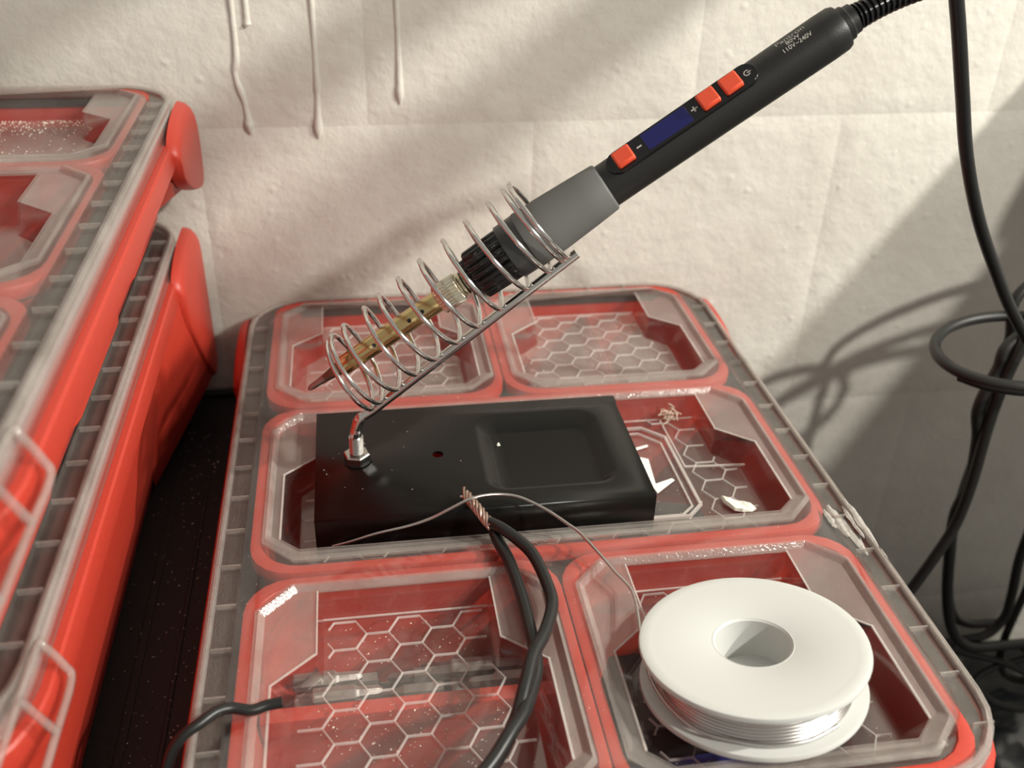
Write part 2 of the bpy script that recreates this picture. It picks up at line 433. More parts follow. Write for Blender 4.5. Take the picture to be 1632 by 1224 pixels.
def ear_mesh(sx, deep):
    """rounded corner guard beside the lid, with its foot on the body wall"""
    b = B(); k = sx
    if not deep:
        out = [(440, -15), (445, -8.5), (457, -4.5), (473, -2.8), (488, -3.6), (497, -8), (501, -16), (501.5, -30), (500, -42), (495, -47), (486, -46), (470, -41), (453, -33), (443, -25)]; c = (474, -25)
    else:
        out = [(444, -15), (449, -8.5), (463, -4.5), (482, -2.8), (497, -3.6), (506, -8), (510, -16), (511, -50), (511, -86), (506, -94), (496, -91), (470, -64), (452, -42), (446, -27)]; c = (482, -40)
    cl = catmull([(0, y, z) for y, z in out[-1:] + out + out[:2]], 4)[4:-8]
    loops = []
    for x, f, dz in ((125.9, 1, 0), (128.6, 1, -1.0), (130.4, .985, -2.6), (131.4, .965, -5.0), (131.8, .93, -8.0)):
        lp = []
        for p in cl:
            t = max(0, min(1, (p.z + 24) / 21)); lp.append((k*x, c[0] + (p.y - c[0])*f, c[1] + (p.z - c[1])*f + dz*t))
        loops.append(lp)
    b.loops(loops, 0, True, True)
    if not deep:
        hull(b, [(k*128, 446, -15), (k*129.5, 499, -16), (k*129.5, 496, -43), (k*127, 450, -28), (k*117, 436, -22), (k*117, 440, -40), (k*115, 500, -46), (k*118, 501, -14), (k*118, 442, -13)])
    else:
        hull(b, [(k*130.5, 509, -22), (k*130.8, 510, -86), (k*130.4, 500, -92), (k*129.8, 452, -44), (k*129, 448, -18), (k*114, 385, -42), (k*106, 425, -113), (k*104, 508, -113), (k*112, 508, -16), (k*119, 400, -26)])
    return b

def catch_mesh():
    """clear slanted loop moulded on the lid's side near the front (around y = 0)"""
    b = B(); A = lambda y: (HW + .4, OY + y, -.6); C_ = lambda y: (HW + 6.6, OY + y, -13.5)
    tube(b, catmull([A(-38), A(-10), A(20), (HW + 1.6, OY + 22.5, -2.8), (HW + 5, OY + 22.5, -10), C_(20), C_(0), C_(-38)], 5), 1.15, 8)
    tube(b, [A(3), C_(3)], 1.15, 8); tube(b, [A(-22), C_(-22)], 1.15, 8)
    return b

ROOT0 = (0, OY, -65)
shared = {}
def organizer(dx, dz, deep, label, hexes=True, bins=(0, 1, 2, 3, 4), catch=True):
    h = 115 if deep else 65
    root = empty('parts_organizer', (dx, OY, dz - h), label, 'organizer', 'red organizers with clear lids')
    up = Vector((0, 0, h * .001))
    def place(key, make, name, mats, parent, loc=None, **kw):
        """mesh data shared by all organizers; local to the lid-top plane"""
        if key not in shared:
            o = build(name, make(), mats, parent, (0, OY, 0), **kw); shared[key] = o
        else:
            o = shared[key].copy(); COL.objects.link(o); o.parent = parent
        o.location = loc if loc is not None else (up if parent is root else Vector((0, 0, 0)))
        return o
    body = place('body%d' % deep, lambda: body_mesh(h), 'body', 'red', root, smooth=30)
    for sx in (-1, 1): place('ear%d%d' % (sx, deep), lambda: ear_mesh(sx, deep), 'corner_guard', 'red', body, smooth=38)
    def gk():
        b = B(); b.loops([R_(9.2, -8), R_(9.2, -4.4), R_(6.2, -4.0), R_(3.2, -4.4), R_(3.2, -8)]); return b
    place('gasket', gk, 'seal', 'gasket', root, smooth=30)
    for i in bins: place('bin%d' % i, lambda: bin_mesh(POCK[i]), 'bin', 'red', root, smooth=40)
    lid = place('lid', lid_mesh, 'lid', ['clear', 'edge', 'frost', 'strip', 'side', 'dusty'], root, solid=1.0, smooth=25)
    lid['label'] = 'clear plastic lid with sunken pockets'
    if hexes:
        for i in hexes: place('hex%d' % i, lambda: hex_mesh(POCK[i]), 'hexagon_web', 'hex', lid)
    def rib():
        b = B(); b.box(114.6, 121.6, OY-.3, OY+.3, -2.4, -.5); return b
    def rib2():
        b = B(); b.box(-.55, .55, Y1-10.4, Y1-3.4, -2.4, .2); return b
    ys = [329.5 + 20.6*k for k in range(-7, 8)]
    for y in ys:
        for sx in (0, 1):
            o = place('rib', rib, 'rib', 'edge', lid, Vector((-.2362 * sx, (y - OY)*.001, 0)))
    for k in range(-4, 5):
        place('rib2', rib2, 'rib', 'edge', lid, Vector((k*.0206, 0, 0)))
    if catch: place('catch', catch_mesh, 'lid_catch', 'edge', lid, Vector((0, (183 - OY)*.001, 0)), smooth=60)
    return root, lid

main, main_lid = organizer(0, 0, False, 'red organizer with clear lid holding the soldering stand and solder spool', (0, 1, 2, 3, 4), catch=False)
up_o, up_lid = organizer(-271.5, 117.5, False, 'top red organizer of the stack at the left edge', (), (1, 2, 4))
lo_o, lo_lid = organizer(-280, 50.5, True, 'tall red organizer at the bottom of the left stack', (), ())

# dividers inside the bins of the main organizer
mb = [c for c in main.children if c.name.startswith('bin')]
def part(name, b, mats, parent, **kw): return build(name, b, mats, parent, (0, OY, 0), **kw)
b = B(); b.box(-106, -6, 228.5, 230.6, -57, -15.2); b.box(-106, -6, 226.4, 232.2, -22, -14.6); part('divider', b, 'red', mb[3], bevel=.5)
b = B(); b.box(59, 60.8, 402, 497, -57, -15.2); b.box(58.6, 61.4, 402, 497, -17, -15.2); part('divider', b, 'red', mb[1], bevel=.4)

# logo panel on the middle pocket floor
b = B()
PO = [(60.3, 375.4), (69.5, 366.5), (70.4, 316.1), (63.7, 309.3), (-63.7, 309.3), (-70.4, 316.1), (-69.5, 366.5), (-60.3, 375.4)]
PI = [(57.6, 371.2), (66.2, 362.3), (66.6, 315.7), (61.0, 310.6), (-61.0, 310.6), (-66.6, 315.7), (-66.2, 362.3), (-57.6, 371.2)]
bar2(b, PO, 1.3, FZ, FZ + 1.1, closed=True); bar2(b, PI, .8, FZ, FZ + .8, closed=True)
part('logo_panel_frame', b, 'hex', main_lid)
def slab(b, poly, z0, z1, mi=0):
    n = len(poly)
    b.add([(x, y, z0) for x, y in poly] + [(x, y, z1) for x, y in poly],
          [tuple(range(n))[::-1], tuple(range(n, 2*n))] + [(i, (i+1) % n, n+(i+1) % n, n+i) for i in range(n)], mi)
b = B(); slab(b, [(38, 356.8), (54, 358.8), (59.6, 360.8), (60.2, 361.6), (59.6, 362.3), (54, 360.6), (38, 357.8)], FZ, FZ + .25)
part('logo_print', b, 'logo', main_lid)
b = B(); slab(b, [(40, 352), (54.4, 353), (57.4, 351.3), (55.6, 333), (63.8, 336), (64.6, 334.6), (54.6, 326.4), (53.7, 331.6), (46, 350)], FZ, FZ + .25)
part('logo_print', b, 'logo', main_lid)
# stiffening seam on the pocket floor, right side
b = B(); bar2(b, [(71.2, 381), (72, 343.5)], .7, FZ, FZ + .6); bar2(b, [(72, 343.5), (99, 341.8)], .8, FZ, FZ + .7)
part('moulding_seam', b, 'hex', main_lid)
# scuffed shoulder on the right edge of the lid: whitened, torn plastic
def torn(x, y, L_, w, z, k):
    b = B(); n = 9; lo = []; hi = []
    for i in range(n + 1):
        t = i/n; env = math.sin(math.pi*min(max(t, .04), .96))**.6
        yy = y - L_*t; l = x - w*env*(.5 + .4*noise.noise(Vector((t*5, k, 0)))); r_ = x + w*env*(.5 + .4*noise.noise(Vector((t*6, k, 7))))
        lo.append((l, yy, z)); hi.append((r_, yy, z + .25*noise.noise(Vector((t*7, k, 3)))))
    b.loops([lo, [((p[0]+q[0])/2, p[1], z + .35 + .3*noise.noise(Vector((p[1], k, 1)))) for p, q in zip(lo, hi)], hi], 0, closed=False)
    part('scuff', b, 'scuff', main_lid, solid=.2)
torn(123.6, 298, 30, 3.0, -.35, 1); torn(121.0, 294, 20, 2.2, -.9, 2); torn(116.4, 297, 20, 4.6, -2.3, 3); torn(118.8, 290, 24, 3.8, -2.3, 4); torn(112.0, 292, 12, 2.6, .03, 5); torn(124.0, 268, 9, 1.0, -.4, 6)

# ---- what lies in the bins
def bit(i, x, y, z, a, pitch=0):
    b = B(); L = 25
    lathe(b, [(0, 2.6), (.6, 3.2), (15, 3.2), (15.6, 2.5), (17, 2.2), (23.5, 2.0), (25, .9)], (0, 0, 0), (1, 0, 0), 6)
    c, s = math.cos(a), math.sin(a); cp, sp = math.cos(pitch), math.sin(pitch)
    b.v = [(x + (p[0]*cp - p[2]*sp)*c - p[1]*s, y + (p[0]*cp - p[2]*sp)*s + p[1]*c, z + p[0]*sp + p[2]*cp) for p in b.v]
    o = build('screwdriver_bit', b, 'bit', None, (x, y, z - 3.2), smooth=40)
    tag(o, 'small steel screwdriver bit lying in the bin behind the red divider', 'screwdriver bit', 'screwdriver bits in the front left bin')
k = 0
for row, (y, z) in enumerate(((272, -53.8), (264.5, -53.8), (257, -53.8), (249.5, -53.8), (242, -53.8), (268, -47.2), (260.5, -47.2), (253, -47.2), (245.5, -47.2), (264, -40.6), (256.5, -40.6), (249, -40.6), (260, -34.0), (252.5, -34.0))):
    for j in range(3):
        x = -98 + j*28.5 + (row % 2)*6 + random.uniform(-1, 1); rev = random.random() < .5
        if row > 11 and j == 1: continue
        bit(k, x + (25 if rev else 0), y, z, (math.pi if rev else 0) + random.uniform(-.02, .02)); k += 1

def blob(name, pts, mname, label, cat, group=None, sub=1):
    b = B(); hull(b, pts); cx = sum(p[0] for p in pts)/len(pts); cy = sum(p[1] for p in pts)/len(pts); cz = min(p[2] for p in pts)
    o = build(name, b, mname, None, (cx, cy, cz), bevel=.8, smooth=40); tag(o, label, cat, group); return o
# black foam pouch in the middle bin
blob('foam_pouch', [(40, 292, -57), (86, 294, -57), (84, 345, -57), (46, 350, -57), (44, 296, -30), (80, 300, -27), (78, 338, -30), (50, 342, -28), (62, 318, -24)], 'darkpart', 'black foam pouch in the middle bin beside the stand base', 'pouch')
b = B(); slab(b, [(48, 300), (62, 297), (64, 304), (50, 308)], -23.5, -20.5); slab(b, [(56, 302), (60, 301.5), (60.5, 304), (56.5, 304.5)], -20.5, -20)
tag(build('plug', b, ['red'], None, (55, 302, -23.5), bevel=.5), 'small red plug lying on the black foam pouch', 'plug')
blob('screw_box', [(12, 180, -57), (70, 182, -57), (70, 215, -57), (12, 213, -57), (12, 180, -38), (70, 182, -38), (70, 215, -38), (12, 213, -38)], 'blue', 'dark blue box in the bin under the solder spool', 'box')
blob('black_case', [(14, 222, -57), (100, 220, -57), (98, 262, -57), (16, 262, -57), (14, 224, -36), (98, 224, -36), (96, 258, -34), (18, 258, -34)], 'darkpart', 'black case in the bin under the solder spool', 'case')
for i in range(16):
    col = i % 2; x = (20 if i < 9 else -98) + random.uniform(0, 36 if i < 9 else 80); y = 412 + random.uniform(0, 70)
    b = B(); L = random.uniform(12, 20); a = random.uniform(0, 3.1)
    lathe(b, [(0, 2.2), (.5, 3.6), (3, 3.6), (3.2, 2.6), (L, 2.0), (L+.6, 1.2)], (0, 0, 0), (1, 0, 0), 10)
    b.v = [(x + p[0]*math.cos(a) - p[1]*math.sin(a), y + p[0]*math.sin(a) + p[1]*math.cos(a), -53.2 + p[2]) for p in b.v]
    o = build('wall_plug', b, 'grey' if i % 3 else 'darkpart', None, (x, y, -56.8), smooth=40)
    if i < 9: tag(o, 'small grey wall plug in the back right bin', 'wall plug', 'wall plugs in the back right bin')
    else: tag(o, 'small grey wall plug in the back left bin', 'wall plug', 'wall plugs in the back left bin')
for i in range(5):
    x = -220 + random.uniform(-40, 30); y = 300 + i*14; b = B()
    lathe(b, [(0, 3), (1, 5), (20, 5), (21, 3)], (x, y, 117.5-53), (1, .2*random.uniform(-1, 1), 0), 12)
    tag(build('wooden_dowel', b, 'brown', None, (x, y, 117.5-58), smooth=40), 'short brown dowel in the top left organizer', 'dowel', 'dowels in the top organizer')

# ================================================================== SOLDERING STAND
SO = (-21, 341, -13)
stand = empty('soldering_iron_stand', SO, 'black steel soldering iron stand with chrome spring holder', 'stand')
X0, X1, YB0, YB1, ZT = -88.2, 45.8, 303.6, 378.2, 5.0
HX, HYc, HR = -37.9, 341.2, 2.3
b = B()
n = 24
hole = [(HX + HR*math.cos(2*math.pi*k/n), HYc + HR*math.sin(2*math.pi*k/n), ZT) for k in range(n)]
TR = [rrect(-21.0, 35.1, 312.9, 368.9, 9.4, ZT), rrect(-20.5, 34.6, 313.4, 368.4, 9, ZT), rrect(-18.8, 32.8, 315.0, 366.4, 8, ZT - .5), rrect(-14.6, 28.8, 317.4, 359.6, 5, ZT - 4.0), rrect(-13.4, 27.6, 318.4, 358.2, 4.2, ZT - 4.6)]
outer = [(X0, YB0, ZT), (X1, YB0, ZT), (X1, YB1 - 8, ZT), (X1 + .6, YB1 - 5, ZT), (X1 + .6, YB1, ZT), (X0, YB1, ZT)]
b.fill([outer, hole, TR[0]], ZT)
b.loops(TR, 0); b.fill([TR[-1]], ZT - 4.6)
b.loops([[(p[0], p[1], ZT) for p in hole], [(p[0], p[1], ZT - 1.2) for p in hole]])
# folded skirts
r = 1.0
def skirt(y, s):
    b.loops([[(X0, y, ZT), (X1, y, ZT)], [(X0, y - s*.7, ZT - .7), (X1, y - s*.7, ZT - .7)], [(X0, y - s*.7, -13), (X1, y - s*.7, -13)]], 0, closed=False)
skirt(YB0, 1); skirt(YB1, -1)
base = build('base_plate', b, 'blackmetal', stand, SO, smooth=28, recalc=True)
md = base.modifiers.new('thickness', 'SOLIDIFY'); md.thickness = .0009; md.offset = -1
# bolt nut, thread, bent rod
NX, NY = -71.3, 340.6
n39 = math.radians(39.04); NV = Vector((math.cos(n39), 0, math.sin(n39))); UV = Vector((-math.sin(n39), 0, math.cos(n39)))
RB = Vector((-64.76, 341.4, 27.7))
b = B(); lathe(b, [(0, 5.0), (.5, 5.5), (3.6, 5.5), (4.1, 5.0)], (NX, NY, ZT), (0, 0, 1), 6); build('hex_nut', b, 'steel', stand, SO, smooth=20)
b = B(); lathe(b, [(0, 5.7), (.4, 5.7)], (NX, NY, ZT), (0, 0, 1), 28); build('washer', b, 'blackmetal', stand, SO, smooth=30)
b = B(); pr = []
for i in range(11): pr += [(4.1 + i*.75, 2.5), (4.1 + i*.75 + .37, 2.95)]
lathe(b, pr, (NX, NY, ZT), (0.02, 0, 1), 20); build('thread', b, 'steel', stand, SO, smooth=60)
b = B()
P = catmull([(NX, NY, ZT + 4), (NX + .1, NY, ZT + 11), (NX + .6, NY + .1, ZT + 16), (NX + 2.6, NY + .4, ZT + 20.4), tuple(RB + NV*1.5), tuple(RB + NV*12), tuple(RB + NV*50), tuple(RB + NV*104.5)], 8)
tube(b, P, [2.45 if p.z < ZT + 15 else (2.25 if p.z < ZT + 21 else 1.95) for p in P], 14); build('support_rod', b, 'chrome', stand, SO, smooth=60)
# spring holder
T_ = [9.5, 11.5, 18, 29, 36.5, 46.6, 57.4, 69.4, 80.6, 91.3, 98.2, 101.0]
B_ = [3.5, 8.5, 17.8, 27.6, 38.0, 49.0, 59.2, 70.0, 83.0, 93.6, 100.2, 102.0]
keys = []
for t_, q_ in zip(T_, B_): keys += [t_, q_]
P = []
for h_ in range(len(keys) - 1):
    for k in range(14):
        f = k/14; s_ = keys[h_]*(1-f) + keys[h_+1]*f
        a = math.pi*(h_ + f); rad = 15.9 + 1.4*s_/100
        cen = RB + NV*s_ + UV*(2.8 + rad)
        P.append(cen + UV*rad*math.cos(a) + Vector((0, -1, 0))*rad*math.sin(a))
b = B(); tube(b, P, 1.0, 8); build('spring_holder', b, 'chrome', stand, SO, smooth=60)

# ================================================================== SOLDERING IRON
IT = Vector((-88.1, 342, 40.0)); ia = math.radians(34.84)
AX = Vector((math.cos(ia), 0, math.sin(ia))); AU = Vector((-math.sin(ia), 0, math.cos(ia))); AB = Vector((0, -1, 0))
IO = (10, 342, 20)
iron = empty('soldering_iron', IO, 'black and grey soldering iron with orange buttons resting in the spring holder', 'soldering iron')
def ib(name, prof, m, sides=36, smooth=35, flute=None, **kw):
    b = B(); lathe(b, prof, IT, AX, sides, flute=flute); return build(name, b, m, iron, IO, smooth=smooth, **kw)
ib('tip_point', [(-.2, .5), (.6, 1.0), (2, 1.25), (5, 1.35), (8, 1.7)], 'tinned', 20)
ib('tip_cone', [(7.6, 1.55), (9, 1.75), (18.2, 3.2)], 'tip', 24)
ib('barrel', [(17, 3.3), (17.3, 3.95), (42, 4.05), (64, 4.1)], 'brass')
for t_, an in ((50, 25), (56, 25), (33, 20)):
    a = math.radians(an); d = AB*math.cos(a) + AU*math.sin(a); b = B()
    lathe(b, [(0, .9), (.15, .9)], IT + AX*t_ + d*4.0, d, 12); build('vent_hole', b, 'gloss', iron, IO)
ib('collar', [(63, 5.2), (63.5, 5.9), (72.5, 5.9), (73.2, 5.2)], 'collar', 120, 60, (.13, 26))
pr = []
for i in range(4): pr += [(73 + i*1.5, 4.4), (73.7 + i*1.5, 5.1)]
ib('neck_thread', pr + [(79, 4.4)], 'collar', 30, 60)
ib('lock_nut', [(76.5, 6.6), (77, 7.6), (79.6, 7.8), (80, 9.2), (80.6, 9.9), (92, 10.3), (97, 10.3)], 'nut', 132, 50, (.12, 18))
ib('inner_sleeve', [(95.4, 10.2), (95.8, 11.0), (104.2, 11.15)], 'sleeve', 48, 40)
ib('grip', [(103.6, 10.6), (103.8, 11.25), (104.2, 11.35), (115, 11.0), (130, 10.1), (138.2, 9.5), (139, 9.1), (139.2, 8.4)], 'grip', 48, 50)
ib('handle', [(136, 8.4), (150, 8.35), (190, 8.4), (212, 8.5), (230, 8.55), (235.2, 8.4), (236.8, 7.8), (237.2, 6.5)], 'handle', 48, 40)
ib('end_collar', [(236, 6.4), (239.2, 6.3), (239.8, 5.6), (242, 5.4)], 'handle', 32, 30)
# control panel: frame (AX, side, normal)
pa = math.radians(61); PN = AB*math.cos(pa) + AU*math.sin(pa); PS = -AB*math.sin(pa) + AU*math.cos(pa)
def pt(t, s, h): return IT + AX*t + PS*s + PN*h
def stadium(t0, t1, w, n=10):
    out = []
    for k in range(n+1): a = -math.pi/2 + math.pi*k/n; out.append((t1 - w + w*math.cos(a), w*math.sin(a)))
    for k in range(n+1): a = math.pi/2 + math.pi*k/n; out.append((t0 + w + w*math.cos(a), w*math.sin(a)))
    return out
def panel(name, poly, h0, h1, m, parent=None, bevel=0):
    b = B(); n = len(poly); b.add([pt(t, s, h0) for t, s in poly] + [pt(t, s, h1) for t, s in poly],
        [tuple(range(n))[::-1], tuple(range(n, 2*n))] + [(i, (i+1) % n, n+(i+1) % n, n+i) for i in range(n)])
    return build(name, b, m, parent or iron, IO, bevel=bevel, smooth=30)
pan = panel('control_panel', stadium(142.5, 204.5, 4.8), 6.0, 8.55, 'gloss', bevel=.25)
def rect(t0, t1, w): return [(t0, -w), (t1, -w), (t1, w), (t0, w)]
panel('button', rect(146.2, 153.4, 3.5), 7.5, 10.3, 'button', pan, .7)
panel('button', rect(181.6, 188.6, 3.6), 7.5, 10.3, 'button', pan, .7)
panel('button', rect(190.8, 197.8, 3.6), 7.5, 10.3, 'button', pan, .7)
panel('screen', rect(158.6, 177.0, 3.9), 8.3, 8.66, 'screen', pan, .15)
panel('minus_mark', rect(155.3, 157.3, .32), 8.4, 8.62, 'print', pan)
panel('plus_mark', [(178.0, -.3), (179.0, -.3), (179.0, -1.2), (179.6, -1.2), (179.6, -.3), (180.6, -.3), (180.6, .3), (179.6, .3), (179.6, 1.2), (179.0, 1.2), (179.0, .3), (178.0, .3)], 8.4, 8.62, 'print', pan)
b = B()
for k in range(14):
    a0 = math.radians(40 + 280*k/14); a1 = math.radians(40 + 280*(k+1)/14); q = []
    for a, rr in ((a0, 1.25), (a1, 1.25), (a1, .9), (a0, .9)): q.append(pt(200.8 + rr*math.cos(a), rr*math.sin(a), 8.62))
    b.add(q, [(0, 1, 2, 3)])
b.add([pt(t, s, 8.62) for t, s in rect(200.8, 202.3, .18)], [(0, 1, 2, 3)])
build('power_mark', b, 'print', pan, IO)
# printed lettering, wrapped on the round handle
def lettering(txt, tc, ang, size, stretch=1.0):
    cu = bpy.data.curves.new('lettering', 'FONT'); cu.body = txt; cu.size = size; cu.align_x = 'CENTER'; cu.align_y = 'CENTER'; cu.fill_mode = 'FRONT'
    to = bpy.data.objects.new('lettering_tmp', cu); COL.objects.link(to)
    dg = bpy.context.evaluated_depsgraph_get(); me = bpy.data.meshes.new_from_object(to.evaluated_get(dg))
    bpy.data.objects.remove(to); bpy.data.curves.remove(cu)
    rr = 8.6; o0 = W(*IO)
    for v in me.vertices:
        a = math.radians(ang) + v.co.y / rr
        p = IT + AX*(tc + v.co.x*stretch) + (AB*math.cos(a) + AU*math.sin(a)) * rr
        v.co = W(*p) - o0
    me.name = 'printed_lettering'; me.materials.clear(); me.materials.append(M['print'])
    o = bpy.data.objects.new('printed_lettering', me); link(o, iron); return o
lettering('Pantron', 219.5, 82, 3.0, 1.2)
lettering('80W', 219.5, 66.5, 2.5, 1.05)
lettering('110V~240V', 220, 52, 2.4, 1.0)
# strain relief and cord
b = B(); P = catmull([tuple(IT + AX*240), (111.5, 342, 178.6), (119.4, 343, 182.2), (128.6, 344, 185.4), (139.8, 345.5, 188.2)], 26)
nP = len(P); rr = []
for i in range(nP): rr.append((5.2 - 1.5*i/nP) * (1.0 if i % 6 < 3 else .80))
tube(b, P, rr, 18); build('strain_relief', b, 'gloss', iron, IO, smooth=50)
CORD = [(137, 345.4, 187.6), (143.5, 346.5, 190.5), (149, 348.2, 188.5), (154.0, 350, 178.6), (160.1, 352, 164.4), (167.6, 355, 147.2), (179.9, 360, 120.3), (197.3, 366, 90.3), (218.9, 372, 59.9), (237.5, 378, 36.7), (260.9, 384, 11.5), (296, 392, -25), (330, 402, -70), (352, 410, -140), (366, 416, -210), (374, 420, -262)]
b = B(); tube(b, catmull(CORD, 10), 2.75, 14); build('power_cord', b, 'pvc', iron, IO, smooth=60)

# ================================================================== SOLDER SPOOL
SC = Vector((53.8, 214.2, -5.2)); SN = Vector((-.06, .165, 1)).normalized()
SPO = (53.8, 214.2, -13)
spool = empty('solder_spool', SPO, 'white plastic spool of solder wire leaning in the front right pocket', 'spool')
def sp(name, prof, m, smooth=40, sides=72, cap=False):
    b = B(); lathe(b, prof, SC, SN, sides, cap=cap); return build(name, b, m, spool, SPO, smooth=smooth)
FR = 36.7
sp('lower_flange', [(0, 12), (0, FR-.8), (.4, FR-.2), (1.2, FR), (2.2, FR-.3), (2.4, FR-1), (2.4, 12)], 'white')
sp('upper_flange', [(14.2, 12), (14.2, FR-.8), (14.6, FR-.2), (15.4, FR), (16.4, FR-.3), (16.7, FR-1.2), (16.5, FR-4), (16.4, FR-5), (16.4, 13.4), (15.9, 12.4), (14.9, 12)], 'white')
sp('hub', [(0, 12.0), (15.6, 12.0), (16.3, 12.8), (16.0, 14), (1, 14), (0, 12.0)], 'white')
sp('hub_floor', [(.4, 5), (.4, 12.2), (1.8, 12.2), (1.8, 5), (.4, 5)], 'white')
pr = [(2.4, 14)]
for i in range(9): pr += [(2.5 + i*1.3, 31.2), (2.85 + i*1.3, 31.75), (3.15 + i*1.3, 31.85), (3.45 + i*1.3, 31.75)]
pr += [(14.2, 31.2), (14.2, 14)]
sp('wound_solder', pr, 'solder', 60)
u_ = SN.orthogonal().normalized()
U1 = (Vector((1, 0, 0)) - SN*SN.x).normalized(); U2 = SN.cross(U1)
def on_spool(deg, r, h): a = math.radians(deg); return SC + (U1*math.cos(a) + U2*math.sin(a))*r + SN*h
SOLD = [tuple(on_spool(d, 32.6 + (1.6 if d < 230 else 0), h)) for d, h in ((300, 3.2), (280, 3.2), (260, 3.4), (240, 3.8), (222, 4.6), (205, 6), (190, 7.6), (175, 9))]
SOLD += [(20.0, 232, 5), (22.0, 245, 4.6), (22.2, 254, 3.6), (18.8, 262.2, 4), (15.1, 271.6, 5), (10.3, 282.5, 6), (6.4, 287.3, 7), (-.8, 294.4, 9), (-9.6, 300.3, 11), (-16.7, 301.8, 12), (-24.1, 300.7, 13), (-30.3, 299.3, 12.5), (-37.5, 298.9, 9), (-44.7, 299.2, 5), (-53.1, 299.6, 2), (-65.1, 300.4, -1), (-74.8, 300.6, -4), (-82.1, 301, -6)]
b = B(); P = catmull(SOLD, 8); tube(b, P, .6, 8); build('solder_wire', b, 'solder', spool, SPO, smooth=60)

# ================================================================== LOOSE WIRES
TO = (-15, 240, 0)
twin = empty('twin_cable', TO, 'black two-core cable with bare twisted copper end hanging over the stand base', 'cable')
TWR = [(-22.8, 292, 7), (-18.8, 286.6, 8), (-13.8, 280.7, 7), (-9.3, 272.5, 6), (-6.8, 258.3, 5), (-7.1, 247.3, 5), (-12.2, 233.7, 6.4), (-17.8, 223.7, 7.6), (-21.9, 213.4, 6.6), (-26.9, 201.5, 4.2), (-33.5, 190.7, 2.6), (-39.9, 183.7, 2.4), (-48, 174, 2.4), (-58, 160, 2.4)]
TWL = [(-21.6, 292.4, 4.4), (-20.3, 284.3, 3.4), (-17.8, 274.2, 2.6), (-16.3, 257.4, 2.5), (-15.9, 240, 2.4), (-16.4, 225, 2.6), (-19.2, 215.3, 2.6), (-24.0, 203, 6), (-29.2, 195.4, 7), (-35.4, 187, 6.4), (-41.5, 180, 6.2), (-50, 169, 6.4), (-60, 155, 6.4)]
for P_ in (TWR, TWL):
    b = B(); tube(b, catmull(P_, 8), 2.25, 14); build('insulated_core', b, 'pvc', twin, TO, smooth=60)
CP = catmull([(-30.8, 310.5, 8.6), (-28.9, 304, 9.0), (-26.6, 298.5, 8.8), (-24.2, 293.6, 7.6), (-21.9, 289.7, 6.6)], 10); nC = len(CP)
for s_ in range(9):
    b = B(); Q = []
    for i, p in enumerate(CP):
        f = i/nC; rad = (1.7 if s_ < 6 else .5)*(1.0 if i > 5 else 1 + (5-i)*.12); a = 2*math.pi*(s_/6 + f*1.6)
        Q.append(Vector(p) + Vector((math.cos(a)*rad*.8, math.cos(a)*rad*.5, math.sin(a)*rad)))
    k0 = random.randint(0, 6); tube(b, Q[k0:], .62, 6); build('copper_strand', b, 'copper', twin, TO, smooth=60)
LW = [(-96.8, 219.7, 2), (-101.5, 219.1, 1.9), (-106.1, 217.6, 2.2), (-111.5, 218, 3.6), (-115.8, 216.2, 4.6), (-119.9, 212.4, 5), (-124.8, 209.5, 3.6), (-128.6, 207.4, -1), (-131, 205, -8), (-133.4, 202, -18), (-137, 196, -34), (-141, 188, -50), (-143, 176, -61), (-143, 150, -62.6)]
b = B(); tube(b, catmull(LW, 8), 1.75, 14)
tag(build('black_wire', b, 'pvc', None, (-120, 212, -20), smooth=60), 'short black wire with cut end lying over the lid edge', 'wire')

# crumbs and chips
b = B(); rng = random.Random(3); pts = []
OUT = [(80.3, 320.3), (83.1, 317.2), (85.6, 315.6), (88.2, 314.3), (91.2, 312.6), (93.0, 309.8), (90.2, 308.3), (86, 308.6), (82.8, 309.9), (81.4, 313), (80.0, 315.5)]
n = len(OUT); lo = [(x, y, FZ + .8) for x, y in OUT]; hi = [(x*.9 + 86.2*.1, y*.9 + 313*.1, FZ + .8 + rng.uniform(.8, 2.2)) for x, y in OUT]
b.loops([lo, hi], 0, True, True)
tag(build('paint_flake', b, 'flake', None, (86, 313, FZ + .8), bevel=.3), 'white torn paint flake lying in the middle pocket', 'paint flake')
b = B()
for i in range(34):
    c = Vector((75 + rng.gauss(0, 2.2), 381 + rng.gauss(0, 1.5), FZ + 1.2 + abs(rng.gauss(0, 2.6)))); a = rng.uniform(0, 6.3); e = rng.uniform(-1, 1); L_ = rng.uniform(2, 4.5)
    d = Vector((math.cos(a), math.sin(a), e)).normalized()*L_
    tube(b, catmull([tuple(c - d*.5), tuple(c + Vector((rng.gauss(0, .8), rng.gauss(0, .8), rng.gauss(0, .6)))), tuple(c + d*.5)], 4), .28, 5)
tag(build('lint_clump', b, 'lint', None, (75, 381, FZ), smooth=60), 'beige clump of lint in the back of the middle pocket', 'lint')
b = B(); hull(b, [(-11.6, 350.2, .5), (-10, 350.4, .5), (-10.2, 352, .6), (-11.8, 351.6, .4), (-10.8, 351, 2.2), (-11.4, 350.6, 1.8)])
tag(build('crumb', b, 'flake', None, (-11, 351, .4), bevel=.2), 'tiny white crumb in the tray of the stand base', 'crumb')

